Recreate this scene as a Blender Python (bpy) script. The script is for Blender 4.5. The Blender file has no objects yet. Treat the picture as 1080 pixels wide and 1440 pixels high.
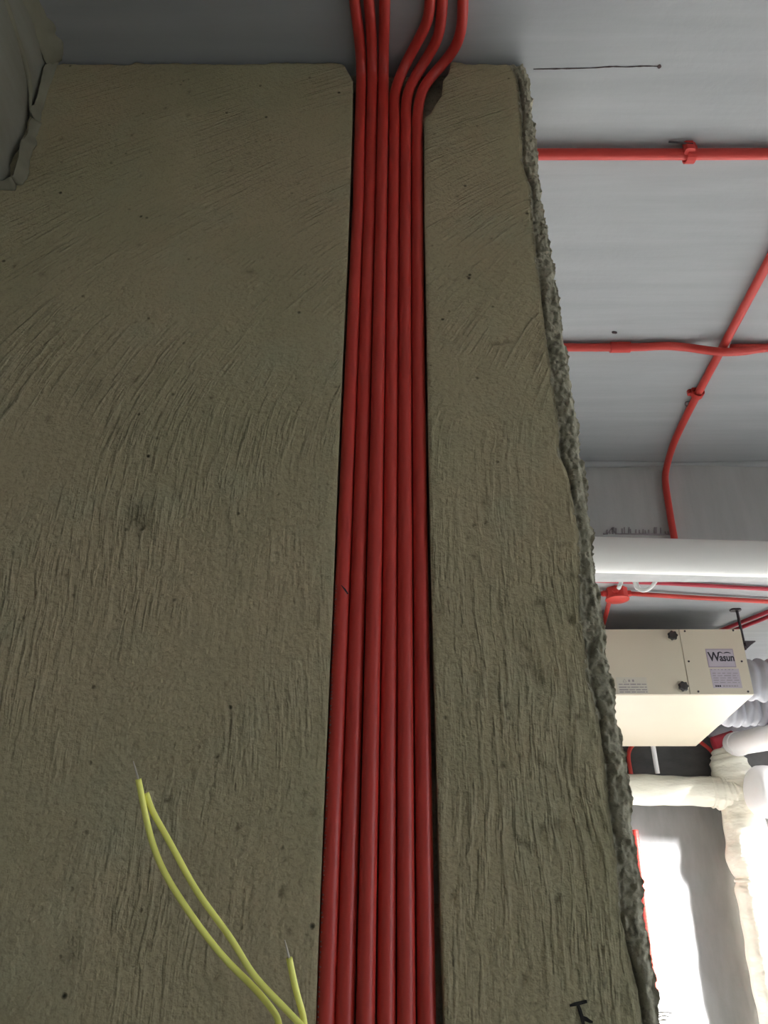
import bpy, math, random
import numpy as np
from mathutils import Vector, Matrix
from mathutils.geometry import tessellate_polygon

random.seed(7)
SC = bpy.context.scene
COL = SC.collection
R = math.radians

# ------------------------------------------------------------------ camera
F = 1082.0                      # focal length in pixels of the 1080x1440 frame
PITCH = math.atan(540.0 / F)
CAM_Z = 1.55
cd = bpy.data.cameras.new('camera')
cam = bpy.data.objects.new('camera', cd)
COL.objects.link(cam)
cam.location = (0, 0, CAM_Z)
cam.rotation_euler = (R(90) + PITCH, 0, 0.004)
cd.sensor_fit = 'VERTICAL'
cd.sensor_height = 36.0
cd.sensor_width = 27.0
cd.lens = F / 1440.0 * 36.0
cd.clip_start = 0.02
SC.camera = cam

# ------------------------------------------------------------------ light
w = bpy.data.worlds.new('sky')
SC.world = w
w.use_nodes = True
bg = w.node_tree.nodes['Background']
bg.inputs[0].default_value = (0.80, 0.90, 1.0, 1)
bg.inputs[1].default_value = 8.5

sd = bpy.data.lights.new('sun', 'SUN')
sd.energy = 128.0
sd.angle = R(12.0)
sd.color = (0.975, 0.985, 1.0)
sun = bpy.data.objects.new('sun', sd)
COL.objects.link(sun)
SUN_DIR = Vector((-0.80, 0.85, -0.225))
sun.rotation_euler = SUN_DIR.to_track_quat('-Z', 'Y').to_euler()


def portal(name, loc, direction, sx, sy):
    ld = bpy.data.lights.new(name, 'AREA')
    ld.shape = 'RECTANGLE'
    ld.size, ld.size_y = sx, sy
    ld.cycles.is_portal = True
    o = bpy.data.objects.new(name, ld)
    o.location = loc
    o.rotation_euler = Vector(direction).to_track_quat('-Z', 'Z').to_euler()
    COL.objects.link(o)


# openings (y or x range, z range) in the right wall and the wall behind
WIN_R = ((-2.5, -0.75, 0.95, 2.1), (1.25, 2.04, 0.03, 2.62), (2.42, 3.9, 0.03, 2.68))
XR, YB, XL, YF = 4.2, -3.8, -2.0, 5.16
for a0, a1, z0, z1 in WIN_R:
    portal('window_light_right', (XR + 0.2, (a0 + a1) / 2, (z0 + z1) / 2), (-1, 0, 0), a1 - a0, z1 - z0)

vs = SC.view_settings
vs.view_transform = 'Standard'
vs.look = 'None'
vs.gamma = 1.0
vs.use_curve_mapping = False
vs.exposure = 0.40
SC.cycles.max_bounces = 12
SC.cycles.diffuse_bounces = 8
SC.cycles.use_denoising = True

# ------------------------------------------------------------------ pixel -> point on a real plane
CM = Matrix.LocRotScale(cam.location, cam.rotation_euler.to_quaternion(), None)
C0 = Vector(cam.location)


def ray(px, py):
    d = Vector(((px - 540) / F, (720 - py) / F, -1.0))
    return (CM.to_3x3() @ d).normalized()


def on_y(px, py, y):
    d = ray(px, py)
    return C0 + d * ((y - C0.y) / d.y)


def on_z(px, py, z):
    d = ray(px, py)
    return C0 + d * ((z - C0.z) / d.z)


WY = 0.78          # front face of the near wall
CZ = 2.75          # ceiling
BY = 2.07          # front face of the far beam


# ------------------------------------------------------------------ numpy noise
def _hash(ix, iy, seed):
    h = (ix.astype(np.int64) * 374761393 + iy.astype(np.int64) * 668265263 + seed * 974634533) & 0x7fffffff
    h = ((h ^ (h >> 13)) * 1274126177) & 0x7fffffff
    h = h ^ (h >> 16)
    return (h & 0xffff) / 65535.0


def vnoise(x, y, seed=0):
    x = np.asarray(x, float); y = np.asarray(y, float)
    ix = np.floor(x); iy = np.floor(y)
    fx = x - ix; fy = y - iy
    fx = fx * fx * (3 - 2 * fx); fy = fy * fy * (3 - 2 * fy)
    a = _hash(ix, iy, seed); b = _hash(ix + 1, iy, seed)
    c = _hash(ix, iy + 1, seed); d = _hash(ix + 1, iy + 1, seed)
    return (a * (1 - fx) + b * fx) * (1 - fy) + (c * (1 - fx) + d * fx) * fy


def fbm(x, y, seed=0, oct=4):
    s = 0; a = 0.5; t = 0
    for k in range(oct):
        s = s + a * vnoise(x * 2 ** k, y * 2 ** k, seed + 17 * k)
        t += a; a *= 0.5
    return s / t * 2 - 1


# ------------------------------------------------------------------ materials
class NT:
    def __init__(self, name):
        m = bpy.data.materials.new(name)
        m.use_nodes = True
        self.m = m
        self.t = m.node_tree
        self.b = self.t.nodes['Principled BSDF']

    def n(self, typ, **kw):
        nd = self.t.nodes.new(typ)
        for k, v in kw.items():
            if k in nd.inputs:
                nd.inputs[k].default_value = v
            else:
                setattr(nd, k, v)
        return nd

    def l(self, a, b):
        self.t.links.new(a, b)

    def math(self, op, a, b=None, c=None):
        nd = self.n('ShaderNodeMath', operation=op)
        for i, v in enumerate((a, b, c)):
            if v is None:
                continue
            if isinstance(v, (int, float)):
                nd.inputs[i].default_value = v
            else:
                self.l(v, nd.inputs[i])
        return nd.outputs[0]

    def mix(self, fac, a, b):
        nd = self.n('ShaderNodeMix', data_type='RGBA')
        for s, v in ((0, fac), (6, a), (7, b)):
            if isinstance(v, (int, float)):
                nd.inputs[s].default_value = v
            elif isinstance(v, tuple):
                nd.inputs[s].default_value = (*v[:3], 1)
            else:
                self.l(v, nd.inputs[s])
        return nd.outputs[2]

    def ramp(self, fac, lo, hi):
        nd = self.n('ShaderNodeMapRange')
        nd.inputs[1].default_value = lo
        nd.inputs[2].default_value = hi
        self.l(fac, nd.inputs[0])
        return nd.outputs[0]

    def noise(self, vec, scale, detail=3.0, rough=0.5):
        nd = self.n('ShaderNodeTexNoise', Scale=scale, Detail=detail, Roughness=rough)
        self.l(vec, nd.inputs['Vector'])
        return nd.outputs[0]

    def coords(self, scale=None):
        tc = self.n('ShaderNodeTexCoord')
        if scale is None:
            return tc.outputs['Object']
        mp = self.n('ShaderNodeMapping')
        mp.inputs['Scale'].default_value = scale
        self.l(tc.outputs['Object'], mp.inputs['Vector'])
        return mp.outputs[0]

    def bump(self, h, dist, prev=None, strength=1.0):
        nd = self.n('ShaderNodeBump', Distance=dist, Strength=strength)
        self.l(h, nd.inputs['Height'])
        if prev is not None:
            self.l(prev, nd.inputs['Normal'])
        return nd.outputs[0]


def simple(name, col, rough=0.5, var=0.06, scale=30.0, spec=0.4, bumpd=0.0, metal=0.0, sss=0):
    k = NT(name)
    v = k.coords()
    n = k.noise(v, scale, 3)
    dark = tuple(c * (1 - var * 2) for c in col)
    light = tuple(min(1, c * (1 + var * 2)) for c in col)
    k.l(k.mix(n, dark, light), k.b.inputs['Base Color'])
    k.b.inputs['Roughness'].default_value = rough
    k.b.inputs['Specular IOR Level'].default_value = spec
    k.b.inputs['Metallic'].default_value = metal
    if bumpd:
        k.l(k.bump(n, bumpd), k.b.inputs['Normal'])
    return k.m


def render_mat():
    """olive cement render: trowel strokes upright low down and sweeping to the right higher up"""
    k = NT('cement_render')
    v = k.coords()
    sep = k.n('ShaderNodeSeparateXYZ'); k.l(v, sep.inputs[0])
    x, z = sep.outputs[0], sep.outputs[2]
    lift = k.math('MAXIMUM', k.math('SUBTRACT', z, 1.98), 0.0)
    warp = k.noise(v, 5.0, 2)
    p = k.math('SUBTRACT', k.math('SUBTRACT', x, k.math('MULTIPLY', k.math('MULTIPLY', lift, lift), 1.5)),
               k.math('MULTIPLY', warp, 0.03))
    cv = k.n('ShaderNodeCombineXYZ')
    k.l(k.math('MULTIPLY', p, 125.0), cv.inputs[0]); k.l(k.math('MULTIPLY', z, 17.0), cv.inputs[1])
    stroke = k.noise(cv.outputs[0], 1.0, 2.5, 0.55)
    stroke = k.ramp(stroke, 0.46, 0.72)
    mask = k.ramp(k.noise(v, 7.0, 2), 0.38, 0.62)
    stroke = k.math('MULTIPLY', stroke, k.math('ADD', k.math('MULTIPLY', mask, 0.9), 0.1))
    grain = k.noise(v, 330.0, 2, 0.6)
    mid = k.noise(v, 70.0, 3, 0.6)
    vor = k.n('ShaderNodeTexVoronoi', Scale=55.0, Randomness=1.0)
    k.l(v, vor.inputs['Vector'])
    rare = k.ramp(k.noise(v, 19.0, 2), 0.55, 0.68)
    pit = k.math('MULTIPLY', k.math('SUBTRACT', 1.0, k.ramp(vor.outputs['Distance'], 0.05, 0.16)), rare)
    big = k.ramp(k.noise(v, 4.5, 3), 0.35, 0.65)
    col = k.mix(big, (0.400, 0.360, 0.222), (0.460, 0.385, 0.245))
    col = k.mix(k.math('MULTIPLY', k.ramp(k.noise(v, 9.0, 4), 0.52, 0.72), 0.45), col, (0.365, 0.382, 0.255))
    col = k.mix(k.math('MULTIPLY', stroke, 0.12), col, (0.56, 0.50, 0.36))
    col = k.mix(k.math('MULTIPLY', k.ramp(grain, 0.5, 0.3), 0.35), col, (0.24, 0.21, 0.14))
    at = k.n('ShaderNodeAttribute', attribute_name='dirt_shade')
    fac = k.math('MULTIPLY', at.outputs['Fac'], k.math('ADD', k.math('MULTIPLY', mid, 0.8), 0.5))
    col = k.mix(fac, col, (0.055, 0.05, 0.03))
    col = k.mix(pit, col, (0.07, 0.062, 0.04))
    k.l(col, k.b.inputs['Base Color'])
    k.b.inputs['Roughness'].default_value = 0.95
    k.b.inputs['Specular IOR Level'].default_value = 0.12
    b = k.bump(stroke, 0.0024)
    b = k.bump(mid, 0.0016, b)
    b = k.bump(k.noise(v, 150.0, 2, 0.5), 0.0021, b)
    b = k.bump(grain, 0.0007, b)
    b = k.bump(k.math('SUBTRACT', 1.0, pit), 0.002, b)
    k.l(b, k.b.inputs['Normal'])
    return k.m


def mortar_mat():
    k = NT('crumbly_mortar')
    v = k.coords()
    g = k.noise(v, 170.0, 4, 0.65)
    m = k.noise(v, 35.0, 3)
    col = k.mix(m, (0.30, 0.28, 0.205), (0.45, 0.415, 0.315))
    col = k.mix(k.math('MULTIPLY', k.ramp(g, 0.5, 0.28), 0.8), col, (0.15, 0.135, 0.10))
    at = k.n('ShaderNodeAttribute', attribute_name='dirt_shade')
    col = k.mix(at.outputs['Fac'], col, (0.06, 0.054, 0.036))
    k.l(col, k.b.inputs['Base Color'])
    k.b.inputs['Roughness'].default_value = 0.97
    k.b.inputs['Specular IOR Level'].default_value = 0.1
    b = k.bump(m, 0.003)
    b = k.bump(g, 0.0018, b)
    k.l(b, k.b.inputs['Normal'])
    return k.m


def plaster_mat(name, c1, c2, streak=(0.9, 14.0, 14.0), dark=(0.36, 0.36, 0.35), bumpd=0.0012):
    """smooth grey skim with long faint trowel streaks"""
    k = NT(name)
    v = k.coords()
    s = k.noise(k.coords(streak), 3.0, 4, 0.6)
    big = k.noise(v, 1.3, 3)
    col = k.mix(k.ramp(s, 0.35, 0.7), c1, c2)
    col = k.mix(k.math('MULTIPLY', k.ramp(big, 0.5, 0.75), 0.35), col, dark)
    fine = k.noise(v, 90.0, 3)
    k.l(col, k.b.inputs['Base Color'])
    k.b.inputs['Roughness'].default_value = 0.75
    k.b.inputs['Specular IOR Level'].default_value = 0.2
    b = k.bump(s, bumpd)
    b = k.bump(fine, 0.0004, b)
    k.l(b, k.b.inputs['Normal'])
    return k.m


M_RENDER = render_mat()
M_MORTAR = mortar_mat()
M_CEIL = plaster_mat('ceiling_skim', (0.365, 0.375, 0.377), (0.415, 0.425, 0.428), (0.7, 9, 9), (0.325, 0.33, 0.33), 0.0006)
M_BEAM = plaster_mat('beam_skim', (0.42, 0.42, 0.41), (0.50, 0.50, 0.49), (6, 6, 0.9), (0.38, 0.38, 0.37), 0.0005)
M_BEAM_L = plaster_mat('left_beam_skim', (0.26, 0.25, 0.20), (0.34, 0.33, 0.28), (8, 0.8, 5), (0.20, 0.19, 0.15))
M_FAR = plaster_mat('far_wall_skim', (0.235, 0.229, 0.225), (0.285, 0.277, 0.27), (4, 4, 1.2), (0.20, 0.197, 0.195), 0.0003)
M_SHADE_BAND = plaster_mat('shade_band_dark', (0.085, 0.083, 0.082), (0.12, 0.118, 0.116), (3, 3, 6), (0.07, 0.07, 0.07))  # dark tone that carries the shade over the wrapped branch
M_WALL = plaster_mat('room_skim', (0.42, 0.41, 0.38), (0.48, 0.47, 0.44), (3, 3, 1))
M_FLOOR = simple('concrete_floor', (0.34, 0.335, 0.325), 0.9, 0.10, 6.0, 0.2, 0.002)
M_GROUND = simple('street_ground', (0.09, 0.09, 0.088), 0.95, 0.1, 1.0, 0.1)
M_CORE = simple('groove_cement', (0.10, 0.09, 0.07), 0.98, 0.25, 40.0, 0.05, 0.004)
M_RED = simple('red_pvc', (0.56, 0.05, 0.038), 0.42, 0.05, 14.0, 0.4)
M_RED_DULL = simple('red_pvc_fitting', (0.56, 0.045, 0.035), 0.5, 0.06, 14.0, 0.35)
M_WINE = simple('dark_red_pvc', (0.42, 0.03, 0.05), 0.45, 0.06, 14.0, 0.4)
M_PVC = simple('white_pvc', (0.88, 0.865, 0.82), 0.4, 0.025, 5.0, 0.4)
M_PVC2 = simple('white_pvc_cool', (0.80, 0.78, 0.77), 0.4, 0.02, 5.0, 0.4)
M_CABLE = simple('white_cable', (0.82, 0.81, 0.79), 0.45, 0.02, 9.0, 0.4)
M_BLACK = simple('black_plastic', (0.022, 0.018, 0.016), 0.5, 0.1, 40.0, 0.4)
M_STEEL = simple('dark_steel', (0.06, 0.05, 0.055), 0.5, 0.15, 60.0, 0.5, 0, 0.6)
M_WIRECLIP = simple('grey_wire', (0.22, 0.22, 0.23), 0.4, 0.1, 60.0, 0.5, 0, 0.7)
M_CASE = simple('cream_enamel', (0.53, 0.475, 0.365), 0.45, 0.02, 4.0, 0.35)
M_SEAM = simple('seam_shadow_gap', (0.16, 0.14, 0.115), 0.8, 0.05, 30.0, 0.2)
M_LABEL = simple('lilac_label', (0.40, 0.355, 0.40), 0.4, 0.04, 20.0, 0.4)
M_LABEL_RIM = simple('label_rim', (0.30, 0.25, 0.30), 0.4, 0.04, 20.0, 0.4)
M_LABEL2 = simple('pale_label', (0.50, 0.47, 0.39), 0.5, 0.03, 20.0, 0.3)
M_INK = simple('dark_ink', (0.035, 0.032, 0.04), 0.6, 0.1, 60.0, 0.2)
M_INK_SOFT = simple('faded_ink', (0.27, 0.24, 0.25), 0.6, 0.1, 60.0, 0.2)
M_MARK = simple('carpenter_pencil', (0.03, 0.028, 0.025), 0.8, 0.2, 90.0, 0.2)
M_LINE = simple('snapped_ink_line', (0.06, 0.04, 0.04), 0.8, 0.4, 50.0, 0.2)
M_DUCT = simple('grey_flex_duct', (0.36, 0.36, 0.39), 0.55, 0.08, 10.0, 0.35, 0.004)
M_YELLOW = simple('yellow_insulation', (0.95, 0.91, 0.22), 0.45, 0.05, 60.0, 0.4)
M_TIP = simple('pale_bare_end', (0.55, 0.50, 0.42), 0.45, 0.1, 60.0, 0.5, 0, 0.3)
M_FIBRE = simple('mesh_fibre', (0.42, 0.38, 0.33), 0.8, 0.1, 60.0, 0.2)
M_FILLET = simple('pale_mortar', (0.27, 0.255, 0.19), 0.95, 0.15, 22.0, 0.1, 0.006)


def wrap_mat():
    k = NT('cream_wrapping_tape')
    v = k.coords()
    n = k.noise(k.coords((3, 3, 9)), 2.0, 3, 0.5)
    m = k.noise(v, 9.0, 3)
    k.l(k.mix(m, (0.74, 0.70, 0.57), (0.83, 0.80, 0.69)), k.b.inputs['Base Color'])
    k.b.inputs['Roughness'].default_value = 0.5
    k.b.inputs['Specular IOR Level'].default_value = 0.3
    b = k.bump(n, 0.02)
    b = k.bump(m, 0.008, b)
    k.l(b, k.b.inputs['Normal'])
    return k.m


M_WRAP = wrap_mat()


# ------------------------------------------------------------------ object helpers
def mesh_obj(name, verts, faces, mat, parent=None, smooth=False):
    me = bpy.data.meshes.new(name)
    me.from_pydata([tuple(v) for v in verts], [], faces)
    me.materials.append(mat)
    if smooth:
        me.polygons.foreach_set('use_smooth', [True] * len(me.polygons))
    me.update()
    o = bpy.data.objects.new(name, me)
    COL.objects.link(o)
    if parent:
        o.parent = parent
        o.matrix_parent_inverse = parent.matrix_basis.inverted()
    return o


def tag(o, label=None, cat=None, group=None, kind=None):
    if label: o['label'] = label
    if cat: o['category'] = cat
    if group: o['group'] = group
    if kind: o['kind'] = kind
    return o


def thing(name, loc, label, cat, group=None):
    o = bpy.data.objects.new(name, None)
    COL.objects.link(o)
    o.location = loc
    o.empty_display_size = 0.05
    return tag(o, label, cat, group)


class MB:
    """collects simple closed shapes into one mesh"""

    def __init__(self):
        self.v, self.f = [], []

    def add(self, v, f):
        b = len(self.v)
        self.v += [Vector(p) for p in v]
        self.f += [tuple(b + i for i in q) for q in f]
        return self

    def box(self, x0, x1, y0, y1, z0, z1):
        v = [(x, y, z) for z in (z0, z1) for y in (y0, y1) for x in (x0, x1)]
        return self.add(v, [(0, 2, 3, 1), (4, 5, 7, 6), (0, 1, 5, 4), (2, 6, 7, 3), (0, 4, 6, 2), (1, 3, 7, 5)])

    def cbox(self, c, sx, sy, sz, rot=None, ch=0.0):
        """box with chamfered upright edges, centred, optionally rotated"""
        hx, hy, hz = sx / 2, sy / 2, sz / 2
        if ch:
            pr = [(-hx + ch, -hy), (hx - ch, -hy), (hx, -hy + ch), (hx, hy - ch), (hx - ch, hy), (-hx + ch, hy), (-hx, hy - ch), (-hx, -hy + ch)]
        else:
            pr = [(-hx, -hy), (hx, -hy), (hx, hy), (-hx, hy)]
        n = len(pr)
        v = [Vector((x, y, -hz)) for x, y in pr] + [Vector((x, y, hz)) for x, y in pr]
        if rot is not None:
            v = [rot @ p for p in v]
        v = [p + Vector(c) for p in v]
        f = [tuple(range(n - 1, -1, -1)), tuple(range(n, 2 * n))]
        f += [(i, (i + 1) % n, n + (i + 1) % n, n + i) for i in range(n)]
        return self.add(v, f)

    def tube(self, pts, r, seg=12, caps=True):
        pts = [Vector(p) for p in pts]
        rs = r if hasattr(r, '__len__') else [r] * len(pts)
        n = len(pts)
        v, f = [], []
        t0 = (pts[1] - pts[0]).normalized()
        up = Vector((0, 0, 1)) if abs(t0.z) < 0.9 else Vector((1, 0, 0))
        nrm = (up - t0 * up.dot(t0)).normalized()
        tp = t0
        for i in range(n):
            t = (pts[min(i + 1, n - 1)] - pts[max(i - 1, 0)]).normalized()
            q = tp.rotation_difference(t)
            nrm = q @ nrm
            nrm = (nrm - t * nrm.dot(t)).normalized()
            tp = t
            b = t.cross(nrm)
            for k in range(seg):
                a = 2 * math.pi * k / seg
                v.append(pts[i] + (nrm * math.cos(a) + b * math.sin(a)) * rs[i])
        for i in range(n - 1):
            for k in range(seg):
                k2 = (k + 1) % seg
                f.append((i * seg + k, i * seg + k2, (i + 1) * seg + k2, (i + 1) * seg + k))
        if caps:
            f.append(tuple(range(seg - 1, -1, -1)))
            f.append(tuple((n - 1) * seg + k for k in range(seg)))
        return self.add(v, f)

    def lathe(self, origin, axis, prof, seg=24):
        """prof: list of (distance along axis, radius)"""
        axis = Vector(axis).normalized()
        pts = [Vector(origin) + axis * d for d, _ in prof]
        u = axis.orthogonal().normalized()
        b = axis.cross(u)
        v, f = [], []
        for p, (_, r) in zip(pts, prof):
            for k in range(seg):
                a = 2 * math.pi * k / seg
                v.append(p + (u * math.cos(a) + b * math.sin(a)) * r)
        n = len(prof)
        for i in range(n - 1):
            for k in range(seg):
                k2 = (k + 1) % seg
                f.append((i * seg + k, i * seg + k2, (i + 1) * seg + k2, (i + 1) * seg + k))
        f.append(tuple(range(seg - 1, -1, -1)))
        f.append(tuple((n - 1) * seg + k for k in range(seg)))
        return self.add(v, f)

    def ribbon(self, pts, wid, nrm, thick):
        """thin raised stroke following pts; nrm is the outward normal of the surface it lies on"""
        nrm = Vector(nrm).normalized()
        pts = [Vector(p) for p in pts]
        ws = wid if hasattr(wid, '__len__') else [wid] * len(pts)
        v, f = [], []
        for i, p in enumerate(pts):
            t = (pts[min(i + 1, len(pts) - 1)] - pts[max(i - 1, 0)]).normalized()
            s = t.cross(nrm).normalized() * ws[i] / 2
            v += [p - s, p + s, p + s + nrm * thick, p - s + nrm * thick]
        for i in range(len(pts) - 1):
            for k in range(4):
                k2 = (k + 1) % 4
                f.append((i * 4 + k, i * 4 + k2, i * 4 + 4 + k2, i * 4 + 4 + k))
        f.append((3, 2, 1, 0)); e = 4 * (len(pts) - 1)
        f.append((e, e + 1, e + 2, e + 3))
        return self.add(v, f)

    def build(self, name, mat, parent=None, smooth=False, angle=None):
        o = mesh_obj(name, self.v, self.f, mat, parent, smooth or angle is not None)
        if angle is not None:
            o.data.set_sharp_from_angle(angle=R(angle))
        return o


def spline(pts, n=8):
    """Catmull-Rom through points"""
    P = [Vector(p) for p in pts]
    P = [P[0] * 2 - P[1]] + P + [P[-1] * 2 - P[-2]]
    out = []
    for i in range(1, len(P) - 2):
        for k in range(n):
            t = k / n
            a, b, c, d = P[i - 1:i + 3]
            out.append(0.5 * ((2 * b) + (c - a) * t + (2 * a - 5 * b + 4 * c - d) * t * t + (3 * b - a - 3 * c + d) * t ** 3))
    out.append(P[-2])
    return out


def smooth_path(p, it):
    p = [Vector(q) for q in p]
    for _ in range(it):
        p = [p[0]] + [p[i] * 0.5 + (p[i - 1] + p[i + 1]) * 0.25 for i in range(1, len(p) - 1)] + [p[-1]]
    return p


def resample(p, step):
    out = [p[0]]
    for a, b in zip(p, p[1:]):
        n = max(1, int((b - a).length / step))
        out += [a.lerp(b, (k + 1) / n) for k in range(n)]
    return out


# ------------------------------------------------------------------ setting: room shell
def struct(name, mb, mat, **kw):
    return tag(mb.build(name, mat, **kw), kind='structure')


def wall_with_opening(axis, pos, thick, a0, a1, openings):
    mb = MB()
    rects, last = [], a0
    for o0, o1, z0, z1 in openings:
        rects += [(last, o0, 0, CZ), (o0, o1, 0, z0), (o0, o1, z1, CZ)]
        last = o1
    rects.append((last, a1, 0, CZ))
    for (p0, p1, q0, q1) in rects:
        if axis == 'x':
            mb.box(pos, pos + thick, p0, p1, q0, q1)
        else:
            mb.box(p0, p1, pos, pos + thick, q0, q1)
    return mb


floor = struct('floor', MB().box(XL - .2, XR + .2, YB - .2, YF + .2, -0.15, 0.0), M_FLOOR)
struct('ground', MB().box(XR + .3, 60, -40, 60, -3.2, -3.0), M_GROUND)
ceiling = struct('ceiling', MB().box(XL - .2, XR + .2, YB - .2, YF + .2, CZ, CZ + 0.15), M_CEIL)
struct('wall_left', MB().box(XL - .2, XL, YB, YF, 0, CZ), M_WALL)
struct('wall_right', wall_with_opening('x', XR, 0.2, YB, YF, WIN_R), M_WALL)
struct('wall_back', MB().box(XL, XR, YB - 0.2, YB, 0, CZ), M_WALL)
struct('wall_far', MB().box(XL, XR, YF, YF + .2, 0, CZ), M_FAR)
# dark band added on the far wall, standing for shade above the wrapped pipe
struct('far_shade_band', MB().box(XL, 2.80, YF - .07, YF, on_y(950, 1093, YF - .07).z, CZ), M_SHADE_BAND)


# near wall ---------------------------------------------------------------------------------------
def poly_z(pix):
    """pixel polyline on the wall face -> function x(z)"""
    P = [on_y(px, py, WY) for px, py in pix]
    P.sort(key=lambda p: p.z)
    zs = np.array([p.z for p in P]); xs = np.array([p.x for p in P])

    def fn(z):
        z = np.asarray(z, float)
        r = np.interp(z, zs, xs)
        s0 = (xs[3] - xs[0]) / (zs[3] - zs[0])
        return np.where(z < zs[0], xs[0] + (z - zs[0]) * s0, r)
    return fn


groove_l = poly_z([(474, 86), (484, 92), (496, 113), (495, 180), (491, 300), (484, 450), (475, 650), (468, 830), (458, 1060), (450, 1250), (443, 1440)])
groove_r = poly_z([(634, 88), (631, 102), (623, 112), (622, 132), (612, 146), (606, 158), (597, 164), (597, 300), (600, 450), (603, 650), (607, 830), (612, 1000), (616, 1150), (620, 1300), (625, 1440)])
strip_in = poly_z([(716, 86), (728, 110), (733, 160), (734, 225), (746, 262), (748, 300), (752, 345), (759, 400), (766, 460), (775, 520), (784, 580), (787, 640), (797, 662), (803, 690), (814, 745), (817, 800), (816, 860), (823, 900), (828, 950), (842, 1010), (852, 1080), (858, 1140), (866, 1200), (872, 1290), (884, 1340), (896, 1390), (903, 1440)])
strip_out = poly_z([(738, 86), (745, 110), (749, 160), (757, 225), (760, 262), (766, 300), (774, 345), (783, 400), (792, 460), (802, 520), (811, 580), (818, 640), (822, 670), (826, 700), (833, 745), (838, 800), (845, 850), (852, 900), (860, 950), (869, 1010), (880, 1070), (888, 1125), (896, 1190), (908, 1280), (915, 1340), (921, 1390), (927, 1440)])

Z_LOW = 1.30          # below this nothing of the wall is in the frame
SPOTS = []            # (x, z, rx, rz, tilt, depth, dirt)


def spot(px, py, rx, rz, tilt=0.0, depth=0.0, dirt_shade=0.0):
    p = on_y(px, py, WY)
    SPOTS.append((p.x, p.z, rx * .85, rz * .85, tilt, depth, dirt_shade * (.85 if max(rx, rz) < .006 else .62)))


spot(192, 728, .016, .022, -.4, .003, .75); spot(199, 741, .004, .005, .6, .006, 1.0); spot(211, 712, .004, .010, .4, .001, .5)
spot(246, 692, .006, .012, -.4, .001, .35); spot(234, 1126, .0035, .003, 0, .004, 1.0)
spot(60, 386, .006, .004, 0, .001, .6); spot(352, 382, .008, .003, .3, .002, .8); spot(133, 498, .004, .006, 0, .002, .8)
spot(130, 545, .014, .022, 0, .001, .35); spot(188, 535, .004, .004, 0, .002, .8); spot(66, 590, .003, .004, 0, .002, .8)
spot(160, 605, .010, .022, -.3, .002, .45); spot(163, 590, .003, .003, 0, .002, .8); spot(93, 808, .003, .003, 0, .002, .8); spot(110, 762, .0025, .0025, 0, .002, .8)
spot(333, 1165, .003, .003, 0, .003, .8); spot(232, 1183, .004, .003, 0, .002, .6); spot(395, 1255, .003, .004, 0, .003, .8)
spot(438, 1143, .004, .003, 0, .003, .6); spot(236, 1266, .003, .003, 0, .002, .7); spot(86, 195, .003, .003, 0, .002, .8)
spot(700, 484, .013, .0025, -.15, .002, .75); spot(715, 481, .006, .0025, 0, .002, .6); spot(757, 499, .006, .0025, .1, .001, .5)
spot(680, 708, .005, .009, .1, .001, .5); spot(666, 738, .0025, .0025, 0, .002, .9); spot(616, 858, .005, .008, 0, .002, .7)
spot(790, 766, .003, .003, 0, .002, .8); spot(760, 846, .012, .005, -.4, .002, .6); spot(735, 908, .006, .016, -.3, .002, .45)
spot(722, 890, .004, .012, 0, .001, .35); spot(704, 848, .006, .014, 0, .001, .45); spot(745, 940, .010, .016, -.6, .003, .5); spot(757, 955, .010, .010, 0, .003, .45)
spot(812, 1007, .003, .003, 0, .004, 1); spot(735, 1186, .014, .003, .5, .003, .85); spot(707, 1078, .004, .003, 0, .002, .8)
spot(780, 1160, .010, .007, 0, .003, .6); spot(822, 1161, .006, .006, 0, .002, .5); spot(760, 1168, .005, .006, 0, .003, .6)
spot(712, 992, .003, .004, 0, .002, .8); spot(790, 1060, .008, .016, -.2, .003, .35); spot(732, 1065, .003, .003, 0, .002, .8)
spot(763, 1075, .014, .005, .7, .003, .5); spot(692, 1325, .005, .010, .5, .002, .45); spot(735, 1380, .003, .006, .2, .002, .5)
spot(635, 1262, .003, .003, 0, .002, .7); spot(783, 1265, .003, .005, .3, .003, .7); spot(97, 1330, .010, .016, 0, .001, .4); spot(99, 1345, .003, .003, 0, .002, .8)
spot(802, 870, .004, .006, 0, .004, .9); spot(833, 912, .006, .010, .3, .006, .9); spot(806, 810, .010, .006, -.4, .003, .7)
rng = np.random.RandomState(3)
for _ in range(80):
    sx_, sz_ = rng.uniform(-.62, .2), rng.uniform(1.42, 2.7)
    s_ = rng.uniform(.0011, .0024)
    SPOTS.append((sx_, sz_, s_, s_ * rng.uniform(.7, 1.6), rng.uniform(-.6, .6), rng.uniform(.001, .003), rng.uniform(.4, .9)))


def spots_at(x, z):
    d = np.zeros_like(x); g = np.zeros_like(x)
    for (sx, sz, rx, rz, tl, dep, dirt_shade) in SPOTS:
        m = (np.abs(x - sx) < 3.2 * max(rx, rz)) & (np.abs(z - sz) < 3.2 * max(rx, rz))
        if not m.any():
            continue
        u, v = x[m] - sx, z[m] - sz
        c, s = math.cos(tl), math.sin(tl)
        uu, vv = u * c - v * s, u * s + v * c
        q = (uu / rx) ** 2 + (vv / rz) ** 2 + 0.5 * fbm(u * 120 + 3, v * 120 + sx * 9, 5, 2)
        e = np.exp(-np.maximum(q, 0))
        d[m] += dep * e
        g[m] = np.maximum(g[m], dirt_shade * e)
    return d, g


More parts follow.
